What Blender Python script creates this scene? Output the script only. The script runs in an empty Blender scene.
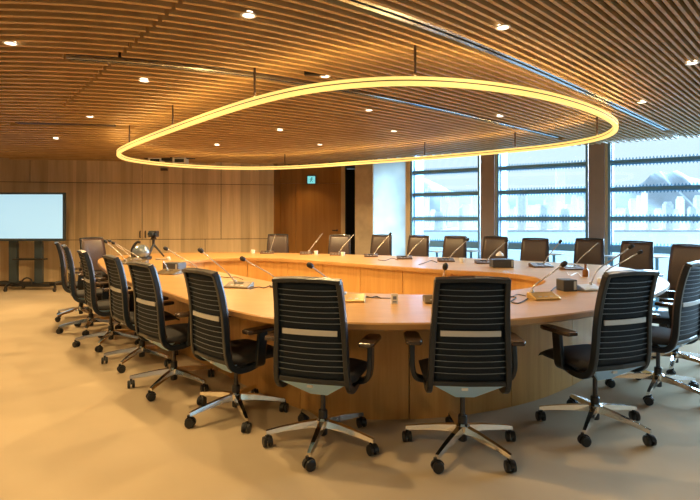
import bpy, bmesh, math, random
from mathutils import Vector, Matrix
random.seed(7)
C = bpy.context.scene.collection
PI = math.pi
F, CX, HY, H = 500.0, 350.0, 219.0, 1.30      # focal length (px), principal column, horizon row, eye height
ZT, ZC, ZL = 0.72, 2.45, 2.22                 # table top, ceiling slats, pendant lamp

def G(px, py, z=0.0):                         # where the sight line through a pixel meets the level z
    Y = F*(H-z)/(py-HY)
    return Vector(((px-CX)/F*Y, Y, z))
def P(px, py, Y):
    return Vector(((px-CX)/F*Y, Y, H-(py-HY)/F*Y))

# ------------------------------------------------------------------ materials
def newmat(name):
    m = bpy.data.materials.new(name); m.use_nodes = True
    nt = m.node_tree
    return m, nt, nt.nodes['Principled BSDF']
def plain(name, col, rough=.5, metal=0.0, noise=0.0, scale=40, bump=0.0, coat=0.0, spec=.5):
    m, nt, b = newmat(name)
    b.inputs['Base Color'].default_value = (*col, 1)
    b.inputs['Roughness'].default_value = rough
    b.inputs['Metallic'].default_value = metal
    b.inputs['Specular IOR Level'].default_value = spec
    b.inputs['Coat Weight'].default_value = coat
    if noise or bump:
        tc = nt.nodes.new('ShaderNodeTexCoord'); nz = nt.nodes.new('ShaderNodeTexNoise')
        nz.inputs['Scale'].default_value = scale; nz.inputs['Detail'].default_value = 4
        nt.links.new(tc.outputs['Object'], nz.inputs['Vector'])
        if noise:
            r = nt.nodes.new('ShaderNodeValToRGB')
            r.color_ramp.elements[0].position = .3; r.color_ramp.elements[1].position = .7
            r.color_ramp.elements[0].color = (*[c*(1-noise) for c in col], 1)
            r.color_ramp.elements[1].color = (*[min(1, c*(1+noise)) for c in col], 1)
            nt.links.new(nz.outputs['Fac'], r.inputs['Fac']); nt.links.new(r.outputs['Color'], b.inputs['Base Color'])
        if bump:
            bp = nt.nodes.new('ShaderNodeBump'); bp.inputs['Strength'].default_value = bump
            bp.inputs['Distance'].default_value = .01
            nt.links.new(nz.outputs['Fac'], bp.inputs['Height']); nt.links.new(bp.outputs['Normal'], b.inputs['Normal'])
    return m
def wood(name, c0, c1, vec, rough=.4, spec=.4, plank=None):
    m, nt, b = newmat(name)
    tc = nt.nodes.new('ShaderNodeTexCoord'); mp = nt.nodes.new('ShaderNodeMapping')
    mp.inputs['Scale'].default_value = vec
    nt.links.new(tc.outputs['Object'], mp.inputs['Vector'])
    nz = nt.nodes.new('ShaderNodeTexNoise'); nz.inputs['Scale'].default_value = 1.0
    nz.inputs['Detail'].default_value = 6; nz.inputs['Roughness'].default_value = .65
    nz.inputs['Distortion'].default_value = .4
    nt.links.new(mp.outputs['Vector'], nz.inputs['Vector'])
    r = nt.nodes.new('ShaderNodeValToRGB')
    r.color_ramp.elements[0].position = .3; r.color_ramp.elements[1].position = .7
    r.color_ramp.elements[0].color = (*c0, 1); r.color_ramp.elements[1].color = (*c1, 1)
    nt.links.new(nz.outputs['Fac'], r.inputs['Fac'])
    out = r.outputs['Color']
    if plank:                                  # veneer leaves of slightly different tone, side by side
        mp2 = nt.nodes.new('ShaderNodeMapping'); mp2.inputs['Scale'].default_value = plank
        nt.links.new(tc.outputs['Object'], mp2.inputs['Vector'])
        vo = nt.nodes.new('ShaderNodeTexVoronoi'); vo.inputs['Scale'].default_value = 1.0
        nt.links.new(mp2.outputs['Vector'], vo.inputs['Vector'])
        hs = nt.nodes.new('ShaderNodeHueSaturation')
        mr = nt.nodes.new('ShaderNodeMapRange'); mr.inputs['To Min'].default_value = .82; mr.inputs['To Max'].default_value = 1.16
        sp = nt.nodes.new('ShaderNodeSeparateColor'); nt.links.new(vo.outputs['Color'], sp.inputs['Color'])
        nt.links.new(sp.outputs['Red'], mr.inputs['Value']); nt.links.new(mr.outputs['Result'], hs.inputs['Value'])
        nt.links.new(out, hs.inputs['Color']); out = hs.outputs['Color']
    nt.links.new(out, b.inputs['Base Color'])
    b.inputs['Roughness'].default_value = rough
    b.inputs['Specular IOR Level'].default_value = spec
    return m
def emit(name, col, s):
    m, nt, b = newmat(name)
    b.inputs['Base Color'].default_value = (*[c*.5 for c in col], 1)
    b.inputs['Emission Color'].default_value = (*col, 1); b.inputs['Emission Strength'].default_value = s
    b.inputs['Specular IOR Level'].default_value = .1
    return m

M = {}
M['wall_wood'] = wood('wall_wood', (.49,.36,.21), (.66,.505,.315), (9,9,.55), .45, .35, (2.6,.02,.02))
M['recess_wood'] = wood('recess_wood', (.34,.155,.035), (.47,.235,.06), (9,9,.55), .4, .35, (2.0,.02,.02))
M['table_wood'] = wood('table_wood', (.39,.20,.060), (.51,.285,.10), (2.2,9,9), .32, .4)
M['panel_wood'] = wood('panel_wood', (.47,.24,.065), (.61,.345,.11), (14,14,.7), .35, .4)
M['slat_wood'] = wood('slat_wood', (.37,.225,.085), (.53,.34,.145), (3,3,3), .5, .3)
M['ceiling_back'] = plain('ceiling_back', (.05,.026,.012), .8)
M['gap'] = plain('gap', (.035,.02,.01), .8)
M['carpet'] = plain('carpet', (.50,.405,.275), .95, 0, .08, 1.3, 0, 0, .1)
M['plaster'] = plain('plaster', (.62,.62,.58), .7, 0, .12, 3.0)
M['stone'] = plain('stone', (.46,.36,.25), .6, 0, .16, 4.5)
M['brown_column'] = plain('brown_column', (.29,.215,.18), .55, 0, .08, 3)
M['cream_metal'] = plain('cream_metal', (.62,.52,.36), .35, .4)
M['blue_frame'] = plain('blue_frame', (.16,.35,.52), .4, .3)
M['black'] = plain('black', (.012,.013,.015), .38)
M['black_matte'] = plain('black_matte', (.02,.02,.022), .7)
M['frame_black'] = plain('frame_black', (.007,.012,.020), .3, 0, 0, 40, 0, .15)
M['mesh_black'] = plain('mesh_black', (.006,.013,.024), .6, 0, .3, 160, 0, 0, .25)
M['leather'] = plain('leather', (.080,.054,.050), .33, 0, .12, 90, .05)
M['seat_fabric'] = plain('seat_fabric', (.022,.022,.026), .75, 0, .2, 200)
M['wire'] = plain('wire', (.20,.24,.29), .35, .4)
M['silver_band'] = plain('silver_band', (.62,.62,.62), .35, .35)
M['shield'] = plain('shield', (.40,.66,.95), .5)
M['chrome'] = plain('chrome', (.80,.78,.74), .13, 1.0)
M['dark_steel'] = plain('dark_steel', (.06,.06,.065), .3, .7)
M['arm_pad'] = plain('arm_pad', (.055,.036,.026), .25, 0, 0, 40, 0, .3)  # brown tint stands in for the warm ceiling's reflection
M['dome_silver'] = plain('dome_silver', (.24,.30,.37), .15, .6)
M['bronze'] = plain('bronze', (.14,.105,.06), .38, .35)
M['gold'] = plain('gold', (.62,.43,.16), .28, .8)
M['silver_case'] = plain('silver_case', (.55,.58,.60), .3, .6)
M['brown_case'] = plain('brown_case', (.12,.075,.05), .4, .3)
M['neck'] = plain('neck', (.62,.60,.57), .25, .7)
M['white'] = plain('white', (.80,.80,.78), .5)
M['white_table'] = plain('white_table', (.75,.77,.78), .3)
M['grey_box'] = plain('grey_box', (.05,.055,.065), .5)
M['card_mark'] = plain('card_mark', (.16,.20,.30), .6)
M['amber_glass'] = plain('amber_glass', (.25,.10,.025), .15)
M['screen'] = emit('screen', (.40,.66,.82), .85)
M['lcd'] = plain('lcd', (.03,.04,.05), .15)
M['tv_post'] = plain('tv_post', (.06,.09,.12), .3, .5)
M['metal_strip'] = plain('metal_strip', (.52,.55,.58), .22, .9)
M['lamp'] = emit('lamp', (1.0,.72,.20), 1.0)
M['ceiling_fill'] = emit('ceiling_fill', (1.0,.66,.25), 30.0)
M['down_disc'] = emit('down_disc', (1.0,.88,.66), 4.0)
M['exit'] = emit('exit', (.20,.66,.66), .9)
M['exit_mark'] = emit('exit_mark', (.02,.20,.26), .5)
M['rod'] = plain('rod', (.06,.03,.015), .5)
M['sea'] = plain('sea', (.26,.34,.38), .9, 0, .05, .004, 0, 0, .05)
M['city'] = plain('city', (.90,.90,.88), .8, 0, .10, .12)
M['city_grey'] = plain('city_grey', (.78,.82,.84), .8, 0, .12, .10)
M['hill'] = plain('hill', (.40,.48,.55), .9, 0, .08, .01)  # distance haze is put into the pale hill and city colours
def glass_mat():
    m = bpy.data.materials.new('window_glass'); m.use_nodes = True
    nt = m.node_tree; nt.nodes.clear()
    o = nt.nodes.new('ShaderNodeOutputMaterial'); mx = nt.nodes.new('ShaderNodeMixShader')
    t = nt.nodes.new('ShaderNodeBsdfTransparent'); t.inputs['Color'].default_value = (.84,.93,.98,1)
    g = nt.nodes.new('ShaderNodeBsdfGlossy'); g.inputs['Roughness'].default_value = .02
    mx.inputs['Fac'].default_value = .05
    nt.links.new(t.outputs[0], mx.inputs[1]); nt.links.new(g.outputs[0], mx.inputs[2]); nt.links.new(mx.outputs[0], o.inputs[0])
    return m
M['glass'] = glass_mat()
M['frit'] = bpy.data.materials.new('frit'); M['frit'].use_nodes = True
_n = M['frit'].node_tree; _n.nodes.clear(); _o = _n.nodes.new('ShaderNodeOutputMaterial'); _t = _n.nodes.new('ShaderNodeBsdfTransparent')
_t.inputs['Color'].default_value = (.30,.50,.62,1); _n.links.new(_t.outputs[0], _o.inputs[0])
def frosted_mat():
    m = bpy.data.materials.new('frosted'); m.use_nodes = True
    nt = m.node_tree; nt.nodes.clear()
    o = nt.nodes.new('ShaderNodeOutputMaterial'); mx = nt.nodes.new('ShaderNodeMixShader')
    t = nt.nodes.new('ShaderNodeBsdfTranslucent'); d = nt.nodes.new('ShaderNodeBsdfDiffuse')
    tc = nt.nodes.new('ShaderNodeTexCoord'); nz = nt.nodes.new('ShaderNodeTexNoise'); nz.inputs['Scale'].default_value = 3.5; nz.inputs['Detail'].default_value = 4
    r = nt.nodes.new('ShaderNodeValToRGB'); r.color_ramp.elements[0].position = .3; r.color_ramp.elements[1].position = .7
    r.color_ramp.elements[0].color = (.46,.54,.56,1); r.color_ramp.elements[1].color = (.58,.66,.68,1)
    nt.links.new(tc.outputs['Object'], nz.inputs['Vector']); nt.links.new(nz.outputs['Fac'], r.inputs['Fac'])
    nt.links.new(r.outputs['Color'], t.inputs['Color']); d.inputs['Color'].default_value = (.6,.66,.68,1)
    mx.inputs['Fac'].default_value = .3
    nt.links.new(t.outputs[0], mx.inputs[1]); nt.links.new(d.outputs[0], mx.inputs[2]); nt.links.new(mx.outputs[0], o.inputs[0])
    return m
M['frosted'] = frosted_mat()

# ------------------------------------------------------------------ mesh helpers
def obj(name, bm, m, parent=None, smooth=False, bev=0.0):
    bmesh.ops.recalc_face_normals(bm, faces=bm.faces[:])
    me = bpy.data.meshes.new(name); bm.to_mesh(me); bm.free()
    for mm in (m if isinstance(m, (list, tuple)) else [m]):
        me.materials.append(M[mm] if isinstance(mm, str) else mm)
    o = bpy.data.objects.new(name, me); C.objects.link(o)
    if smooth:
        for p in me.polygons: p.use_smooth = True
    if bev:
        b = o.modifiers.new('bevel', 'BEVEL'); b.width = bev; b.segments = 2; b.limit_method = 'ANGLE'
    if parent: o.parent = parent
    return o
def tag(o, label, cat, group=None):
    o['label'] = label; o['category'] = cat
    if group: o['group'] = group
    return o
def thing(name, label, cat, loc=(0,0,0), rz=0.0, group=None):
    o = bpy.data.objects.new(name, None); C.objects.link(o)
    o.empty_display_size = .1
    o.location = loc; o.rotation_euler = (0,0,rz)
    return tag(o, label, cat, group)
def struct(name, bm, m, parent=None, **k):
    o = obj(name, bm, m, parent, **k)
    if parent is None: o['kind'] = 'structure'
    return o
def box(bm, a, b, mi=0, mat=None):
    vs = [bm.verts.new((x,y,z)) for z in (a[2],b[2]) for y in (a[1],b[1]) for x in (a[0],b[0])]
    for f in ((0,2,3,1),(4,5,7,6),(0,1,5,4),(2,6,7,3),(0,4,6,2),(1,3,7,5)):
        bm.faces.new([vs[i] for i in f]).material_index = mi
    if mat is not None: bmesh.ops.transform(bm, matrix=mat, verts=vs)
    return vs
def prism(bm, poly, z0, z1, mi=0):
    lo = [bm.verts.new((p[0],p[1],z0)) for p in poly]; hi = [bm.verts.new((p[0],p[1],z1)) for p in poly]
    n = len(poly)
    bm.faces.new(lo[::-1]).material_index = mi; bm.faces.new(hi).material_index = mi
    for i in range(n): bm.faces.new((lo[i],lo[(i+1)%n],hi[(i+1)%n],hi[i])).material_index = mi
def tube(bm, pts, r, seg=8, mi=0, cap=True):
    pts = [Vector(p) for p in pts]; rr = r if isinstance(r, (list, tuple)) else [r]*len(pts)
    rings = []; up = None
    for i, p in enumerate(pts):
        d = (pts[min(i+1,len(pts)-1)]-pts[max(i-1,0)]).normalized()
        if up is None:
            up = Vector((0,0,1)) if abs(d.z) < .9 else Vector((1,0,0))
        s = d.cross(up).normalized(); up = s.cross(d).normalized()
        rings.append([bm.verts.new(p+(s*math.cos(2*PI*k/seg)+up*math.sin(2*PI*k/seg))*rr[i]) for k in range(seg)])
    for a, b in zip(rings, rings[1:]):
        for k in range(seg): bm.faces.new((a[k],a[(k+1)%seg],b[(k+1)%seg],b[k])).material_index = mi
    if cap:
        bm.faces.new(rings[0][::-1]).material_index = mi; bm.faces.new(rings[-1]).material_index = mi
def sweep(bm, pts, w, t, side=None, closed=False):
    """a rectangular bar along pts: w across (along side), t through"""
    pts = [Vector(p) for p in pts]; n = len(pts); rings = []
    for i, p in enumerate(pts):
        if closed: d = (pts[(i+1)%n]-pts[i-1]).normalized()
        else: d = (pts[min(i+1,n-1)]-pts[max(i-1,0)]).normalized()
        s = Vector(side) if side else d.cross(Vector((0,0,1)))
        s = (s-d*s.dot(d)).normalized(); u = s.cross(d).normalized()
        ww = w[i] if isinstance(w, (list,tuple)) else w; tt = t[i] if isinstance(t, (list,tuple)) else t
        rings.append([bm.verts.new(p+s*a*ww/2+u*b*tt/2) for a, b in ((-1,-1),(1,-1),(1,1),(-1,1))])
    for i in range(n if closed else n-1):
        a, b = rings[i], rings[(i+1)%n]
        for k in range(4): bm.faces.new((a[k],a[(k+1)%4],b[(k+1)%4],b[k]))
    if not closed:
        bm.faces.new(rings[0][::-1]); bm.faces.new(rings[-1])
def lathe(bm, prof, c=(0,0,0), seg=20, mat=None, mi=0, cap=True):
    rings = []; new = []
    for r, z in prof:
        ring = [bm.verts.new((c[0]+r*math.cos(2*PI*k/seg), c[1]+r*math.sin(2*PI*k/seg), c[2]+z)) for k in range(seg)]
        rings.append(ring); new += ring
    for a, b in zip(rings, rings[1:]):
        for k in range(seg): bm.faces.new((a[k],a[(k+1)%seg],b[(k+1)%seg],b[k])).material_index = mi
    if cap: bm.faces.new(rings[0][::-1]).material_index = mi; bm.faces.new(rings[-1]).material_index = mi
    if mat is not None: bmesh.ops.transform(bm, matrix=mat, verts=new)
def catmull(pts, n, closed=False):
    pts = [Vector(p) for p in pts]; out = []; L = len(pts)
    for i in range(L if closed else L-1):
        if closed: p = [pts[(i+k-1)%L] for k in range(4)]
        else: p = [pts[max(0,min(L-1,i+k-1))] for k in range(4)]
        for j in range(n):
            t = j/n
            out.append(.5*((2*p[1])+(-p[0]+p[2])*t+(2*p[0]-5*p[1]+4*p[2]-p[3])*t*t+(-p[0]+3*p[1]-3*p[2]+p[3])*t**3))
    if not closed: out.append(pts[-1])
    return out
def smooth_loop(pts, it):
    for _ in range(it):
        pts = [p*.5+(pts[i-1]+pts[(i+1)%len(pts)])*.25 for i, p in enumerate(pts)]
    return pts
def rotz(a): return Matrix.Rotation(a, 4, 'Z')
def copy_tree(o, parent=None):
    c = o.copy(); C.objects.link(c)
    if parent: c.parent = parent; c.matrix_parent_inverse = o.matrix_parent_inverse
    for ch in list(o.children): copy_tree(ch, c)
    return c

# ------------------------------------------------------------------ the room
W0, WD = Vector((1.16,9.49,0)), Vector((.8597,-.5108,0))      # window wall: a point and its direction
WN = Vector((-.5108,-.8597,0))                                # into the room
def wpos(px, off=0.0):                                        # distance along the window wall under a pixel column
    k = (px-CX)/F; o = W0+WN*off
    return (o.x-k*o.y)/(k*WD.y-WD.x)
B0, BD = Vector((-6.4,9.7,0)), Vector((1,.177,0)).normalized() # timber wall
BN = Vector((BD.y,-BD.x,0))
def bpos(px):
    k = (px-CX)/F
    return (B0.x-k*B0.y)/(k*BD.y-BD.x)
XL, XR, YB = -7.8, 8.2, -3.2
s_r = (XR-W0.x)/WD.x
PR = W0+WD*s_r
BL = B0+BD*((XL-B0.x)/BD.x)
BE = B0+BD*bpos(274)

bm = bmesh.new()
prism(bm, [(XL-.2,YB-.2),(XR+.3,YB-.2),(XR+.3,5.2),(PR.x+.3,PR.y+.2),(W0.x+.5,W0.y+.3),(1.2,12.6),(XL-.2,12.6)], -.2, 0)
struct('floor', bm, 'carpet')

# ceiling: fins that sweep from the timber wall side towards the windows, under a dark deck
def slat_curve(D, x0=-420, x1=832, n=70, z=ZC):
    K = 550*(ZC-H)/D; out = []
    for i in range(n+1):
        x = x0+(x1-x0)*i/n
        Y = F*(ZC-H)/(K*math.sin((845-x)/550.0))
        out.append(Vector(((x-CX)/F*Y, Y, z)))
    return out
def inside(p):
    if p.x < XL+.02 or p.x > XR-.02 or p.y < YB or p.y > 12.3: return False
    if (p-W0).dot(WN) < .16: return False
    if p.x < BE.x+.05 and (p-B0).dot(BN) < .02: return False
    return True
def joint_px(y): return 183-(y/114.0)*128                     # a seam across the fins
bm = bmesh.new()
D = .45; slots = {round(550*(ZC-H)/k,3) for k in (278,160.5,95)}
while D < 11.9:
    pitch = .034+.022*D
    run = []; px_prev = None
    def flush(run):
        if len(run) > 1:
            pts = [Vector(p) for p in run]
            w, h = .29*pitch, .085
            rings = []
            for i, p in enumerate(pts):
                d = (pts[min(i+1,len(pts)-1)]-pts[max(i-1,0)]).normalized(); s = Vector((d.y,-d.x,0))
                rings.append([bm.verts.new(p+s*a+Vector((0,0,b))) for a, b in ((-w/2,h),(-w/2,0),(w/2,0),(w/2,h))])
            for a, b in zip(rings, rings[1:]):
                for k in range(3): bm.faces.new((a[k],a[k+1],b[k+1],b[k]))
            bm.faces.new(rings[0]); bm.faces.new(rings[-1])
    blocked = any(abs(D-s) < pitch*.5 for s in slots)
    c = slat_curve(D)
    for i, p in enumerate(c):
        ok = inside(p)
        if ok and blocked:                                    # the linear diffusers take the place of a fin
            px = CX+F*p.x/p.y
            k = 550*(ZC-H)/D
            if k > 220 and 330 < px < 680: ok = False
            if 130 < k < 200 and 64 < px < 562: ok = False
            if k < 130 and 14 < px < 118: ok = False
        if ok:
            if not run and i > 0 and not inside(c[i-1]):
                a, b = c[i-1], p                              # cut the fin at the wall
                for _ in range(12):
                    m_ = (a+b)/2
                    if inside(m_): b = m_
                    else: a = m_
                run.append(b)
            if run and i > 0 and D < 5.6:                     # the seam across the fins
                def sd(q):
                    x_ = CX+F*q.x/q.y; y_ = HY-F*(ZC-H)/q.y; return x_-joint_px(y_)
                a, b = run[-1], p; fa, fb = sd(a), sd(b)
                if fa*fb < 0:
                    for _ in range(14):
                        m_ = (a+b)/2
                        if sd(m_)*fa > 0: a = m_
                        else: b = m_
                    u = (p-run[-1]).normalized()*.012
                    run.append(a-u); flush(run); run = [b+u]
            run.append(p)
        else:
            if run and not inside(p):
                a, b = run[-1], p
                for _ in range(12):
                    m_ = (a+b)/2
                    if inside(m_): a = m_
                    else: b = m_
                run.append(a)
            flush(run); run = []
    flush(run)
    D += pitch
edge = slat_curve(.45); pitch = .044                          # the fins carry on behind and to the right of the eye
nrm = []
for i in range(len(edge)):
    d = (edge[min(i+1,len(edge)-1)]-edge[max(i-1,0)]).normalized(); nrm.append(Vector((d.y,-d.x,0)))
if nrm[35].dot(edge[35]) > 0: nrm = [-v for v in nrm]
for k in range(1, 150):
    run = []
    for p, v in zip(edge, nrm):
        q = p+v*(.06*k)
        if inside(q): run.append(q)
        else:
            flush(run); run = []
    flush(run)
ceil = struct('ceiling', bm, 'slat_wood')
bm = bmesh.new()
prism(bm, [(XL-.2,YB-.2),(XR+.3,YB-.2),(XR+.3,5.2),(PR.x+.1,PR.y+.1),(W0.x+.2,W0.y+.1),(1.3,12.6),(XL-.2,12.6)], ZC+.087, ZC+.25)
d_ = obj('ceiling_deck', bm, 'ceiling_back', ceil)

# timber wall with shadow gaps
def wall_panel(bm, s0, s1, z0, z1, t=.03, mi=0):
    a = B0+BD*s0; b = B0+BD*s1
    prism(bm, [a, b, b-BN*t, a-BN*t], z0, z1, mi)
bm = bmesh.new(); g = .006
sL, sE = (BL-B0).length*-1, bpos(274)
rows = [(0,.885,[60,150,205]),(.885,2.02,[142,221]),(2.02,ZC+.06,[30,142,221])]
for z0, z1, cuts in rows:
    e = [sL]+[bpos(c) for c in cuts]+[sE]
    for a, b in zip(e, e[1:]): wall_panel(bm, a+g, b-g, z0+g*(z0 > 0), z1-g*(z1 < 2.4))
a = B0+BD*sL-BN*.03; b = B0+BD*sE-BN*.03
prism(bm, [a, b, b-BN*.12, a-BN*.12], 0, ZC+.3, 1)
wb = struct('wall_back', bm, ['wall_wood','gap'])
for px in (140.3, 145.6):
    bm = bmesh.new(); c = B0+BD*bpos(px)+BN*.0
    tube(bm, [c+BN*.001+Vector((0,0,.925)), c+BN*.035+Vector((0,0,.935)), c+BN*.035+Vector((0,0,1.045)), c+BN*.001+Vector((0,0,1.055))], .012, 8)
    obj('pull_handle', bm, 'black', wb)
# recess beside it, its door leaf, jamb, the dark opening, the stone pier, and the white return
RY = 11.55
bm = bmesh.new(); prism(bm, [BE, BE+Vector((.0,RY-BE.y,0)), BE+Vector((-.14,RY-BE.y,0)), BE+Vector((-.14,.1,0))], 0, ZC+.06)
struct('wall_return', bm, 'recess_wood')
bm = bmesh.new()
xs = [BE.x-.1, P(296,0,RY).x, P(341,0,RY).x]
box(bm, (xs[0],RY,2.12), (xs[2],RY+.1,ZC+.06)); box(bm, (xs[0],RY,0), (xs[1]-.006,RY+.1,2.11)); box(bm, (xs[0],RY+.05,0), (xs[2],RY+.16,ZC+.06))
struct('wall_recess', bm, 'recess_wood')
bm = bmesh.new(); box(bm, (xs[1],RY-.0,.01), (xs[2]-.01,RY+.045,2.11))
dr = struct('door_1', bm, 'recess_wood')
bm = bmesh.new(); hx = P(337,0,RY).x
lathe(bm, [(.022,0),(.022,.05)], (0,0,0), 12, Matrix.Translation((hx,RY,1.04))@Matrix.Rotation(PI/2,4,'X'))
tube(bm, [(hx,RY-.05,1.04),(hx-.11,RY-.05,1.04)], .011, 8)
obj('door_handle', bm, 'black', dr)
bm = bmesh.new(); box(bm, (P(341,0,11.2).x,11.1,0), (P(345,0,11.2).x,RY+.2,ZC+.06))
struct('trim_1', bm, 'wall_wood')
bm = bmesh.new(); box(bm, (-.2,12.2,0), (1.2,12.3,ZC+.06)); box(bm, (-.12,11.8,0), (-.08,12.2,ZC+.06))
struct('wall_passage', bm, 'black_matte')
bm = bmesh.new(); prism(bm, [(.101,10.12),(.462,9.92),(.66,10.5),(.75,12.2),(.30,12.2)], 0, ZC+.06)
struct('wall_pier', bm, 'stone')
bm = bmesh.new(); e0 = W0-WD*.07; e1 = W0-WD*.815                # frosted pane beside the windows
prism(bm, [e1, e0, e0-WN*.02, e1-WN*.02], 0, 2.85)
struct('window_4', bm, 'frosted')
bm = bmesh.new(); prism(bm, [e1+WN*.03, e1+WN*.03+WD*.012, e1-WN*.03+WD*.012, e1-WN*.03], 0, 2.85); struct('trim_7', bm, 'white')
# the sides of the room the picture does not reach
bm = bmesh.new(); box(bm, (XL-.15,YB,0), (XL,BL.y+.15,ZC+.06)); struct('wall_left', bm, 'wall_wood')
bm = bmesh.new(); box(bm, (XL-.15,YB-.15,0), (XR+.15,YB,ZC+.06)); struct('wall_rear', bm, 'wall_wood')
bm = bmesh.new(); box(bm, (XR,YB,0), (XR+.15,PR.y+.1,.10)); box(bm, (XR,YB,ZC-.1), (XR+.15,PR.y+.1,ZC+.3)); wr = struct('wall_right', bm, 'plaster')
for k in range(4):                                            # unseen glazing added round the corner to let in blue daylight
    ya, yb = YB+.05+k*2.12, YB+2.1+k*2.12
    bm = bmesh.new()
    for a, b in ((ya,ya+.05),(yb-.05,yb)): box(bm, (XR,a,.10), (XR+.08,b,ZC-.1))
    for z in (.78,1.28,1.74,2.15): box(bm, (XR,ya+.05,z), (XR+.08,yb-.05,z+.06))
    fr = struct(f'window_{k+5}', bm, 'blue_frame')
    bm = bmesh.new(); box(bm, (XR+.09,ya+.02,.10), (XR+.095,yb-.02,ZC-.1)); obj('window_pane', bm, 'glass', fr)
    bm = bmesh.new(); box(bm, (XR,yb-.005,.10), (XR+.14,yb+.075,ZC-.1)); struct(f'trim_{k+8}', bm, 'brown_column')
bm = bmesh.new(); a, b = BL, B0+BD*sE
prism(bm, [a+BN*.012, b+BN*.012, b, a], 0, .07); struct('baseboard_back', bm, 'gap')

# windows
def wbox(bm, s0, s1, n0, n1, z0, z1, mi=0):
    a = W0+WD*s0+WN*n0; b = W0+WD*s1+WN*n0; c = W0+WD*s1+WN*n1; d = W0+WD*s0+WN*n1
    prism(bm, [a,b,c,d], z0, z1, mi)
ZW = 2.85
bars = [(2.145,2.215,1),(1.725,1.795,1),(1.27,1.34,1),(.78,.90,1)]
spans = [(411,480),(497,588),(608,800)]
for n, (p0, p1) in enumerate(spans, 1):
    s0 = wpos(p0); s1 = wpos(p1) if p1 < 750 else s_r-.1
    bm = bmesh.new()
    for a, b in ((s0,s0+.035),(s1-.035,s1)): wbox(bm, a, b, -.05, .02, 0, ZW)
    wbox(bm, s0+.035, s1-.035, -.05, .02, 0, .09); wbox(bm, s0+.035, s1-.035, -.05, .02, ZW-.05, ZW)
    fr = struct(f'window_{n}', bm, 'blue_frame')
    bm = bmesh.new(); wbox(bm, s0+.03, s1-.03, -.045, -.04, .08, ZW-.04)
    obj('window_pane', bm, 'glass', fr)
    for z0, z1, k in bars:
        bm = bmesh.new(); wbox(bm, s0+.03, s1-.03, -.16, -.052, z0, z1); wbox(bm, s0+.03, s1-.03, -.035, .0, z0+.012, z1-.012)
        obj('louvre_bar', bm, 'blue_frame', fr)
    bm = bmesh.new()                                          # saw-tooth print on the glass along every bar
    for z0, z1, k in bars:
        s = s0+.05
        while s < s1-.07:
            for zb, sg in ((z1,1),(z0,-1)):
                if sg < 0 and z0 < 1: continue
                q = [W0+WD*(s+u)+WN*-.036+Vector((0,0,zb+v*sg)) for u, v in ((0,0),(.036,0),(.018,.040))]
                v = [bm.verts.new(x) for x in q]; bm.faces.new(v)
            s += .045
    obj('sawtooth_frit', bm, 'frit', fr)
    bm = bmesh.new(); wbox(bm, s0+.04, s0+.055, -.5, -.06, 0, ZW); obj('side_fin', bm, 'blue_frame', fr)
cols = [(480.5,494.5),(588.5,604.5)]
for n, (p0, p1) in enumerate(cols, 2):
    bm = bmesh.new(); wbox(bm, wpos(p0,.10), wpos(p1,.10), -.1, .10, 0, ZC+.02); wbox(bm, wpos(p0,.10), wpos(p1,.10), -.1, .05, ZC, ZW)
    struct(f'trim_{n}', bm, 'brown_column', bev=.006)
strip_px = [(405.5,410.3),(495,497),(605,608)]
for n, (p0, p1) in enumerate(strip_px, 4):
    bm = bmesh.new(); wbox(bm, wpos(p0,.05), wpos(p1,.05)-.005, -.05, .05, 0, ZC+.04)
    struct(f'trim_{n}', bm, 'cream_metal')
bm = bmesh.new(); wbox(bm, -.2, s_r+.1, -.15, .15, ZW, ZW+.3); struct('wall_window', bm, 'plaster')

# ------------------------------------------------------------------ beyond the glass
SEA = -58.0
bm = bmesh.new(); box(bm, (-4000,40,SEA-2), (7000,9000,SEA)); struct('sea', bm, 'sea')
def ridge(name, pts, Y, depth, m, label=None):
    bm = bmesh.new(); n = len(pts); base = []
    rnd = random.Random(3)
    prof = catmull([Vector((p[0],p[1],0)) for p in pts], 6)
    cr = [P(p.x, p.y+rnd.uniform(-.5,.5), Y) for p in prof]
    rows = []
    for j, (k, dy) in enumerate(((0,-depth),(.45,-depth*.55),(.8,-depth*.2),(1,0),(.6,depth*.5),(0,depth))):
        rows.append([bm.verts.new((c.x, c.y+dy*(1+.10*math.sin(i*.37+j)), SEA+(c.z-SEA)*k*(1 if k in (0,1) else 1+.05*math.sin(i*.45+j*1.3)))) for i, c in enumerate(cr)])
    for a, b in zip(rows, rows[1:]):
        for i in range(len(a)-1): bm.faces.new((a[i],a[i+1],b[i+1],b[i]))
    o = obj(name, bm, m, smooth=True); o['kind'] = 'structure'; return o
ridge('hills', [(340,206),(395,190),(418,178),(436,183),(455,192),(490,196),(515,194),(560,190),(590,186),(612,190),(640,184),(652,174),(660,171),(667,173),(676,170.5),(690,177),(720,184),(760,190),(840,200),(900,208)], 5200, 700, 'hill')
rnd = random.Random(11)
bcount = 0
proto = {}
def building(px, top, w, Y, mat):
    global bcount
    c = P(px, top, Y); base = SEA
    h = c.z-base; wd = w*Y/F
    key = mat
    bm = bmesh.new(); d = wd*.8
    box(bm, (-wd/2,-d/2,0), (wd/2,d/2,h*.93)); box(bm, (-wd*.36,-d*.36,h*.93), (wd*.36,d*.36,h))
    nfl = max(4, int(h/12))
    for k in range(1, nfl):                                   # floor bands
        z = h*.93*k/nfl; box(bm, (-wd/2-.6,-d/2-.6,z), (wd/2+.6,d/2+.6,z+h*.25/nfl))
    o = obj('high_rise', bm, mat); o.location = (c.x, Y, base)
    return o
bi = 0; x = 398.0
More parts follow.
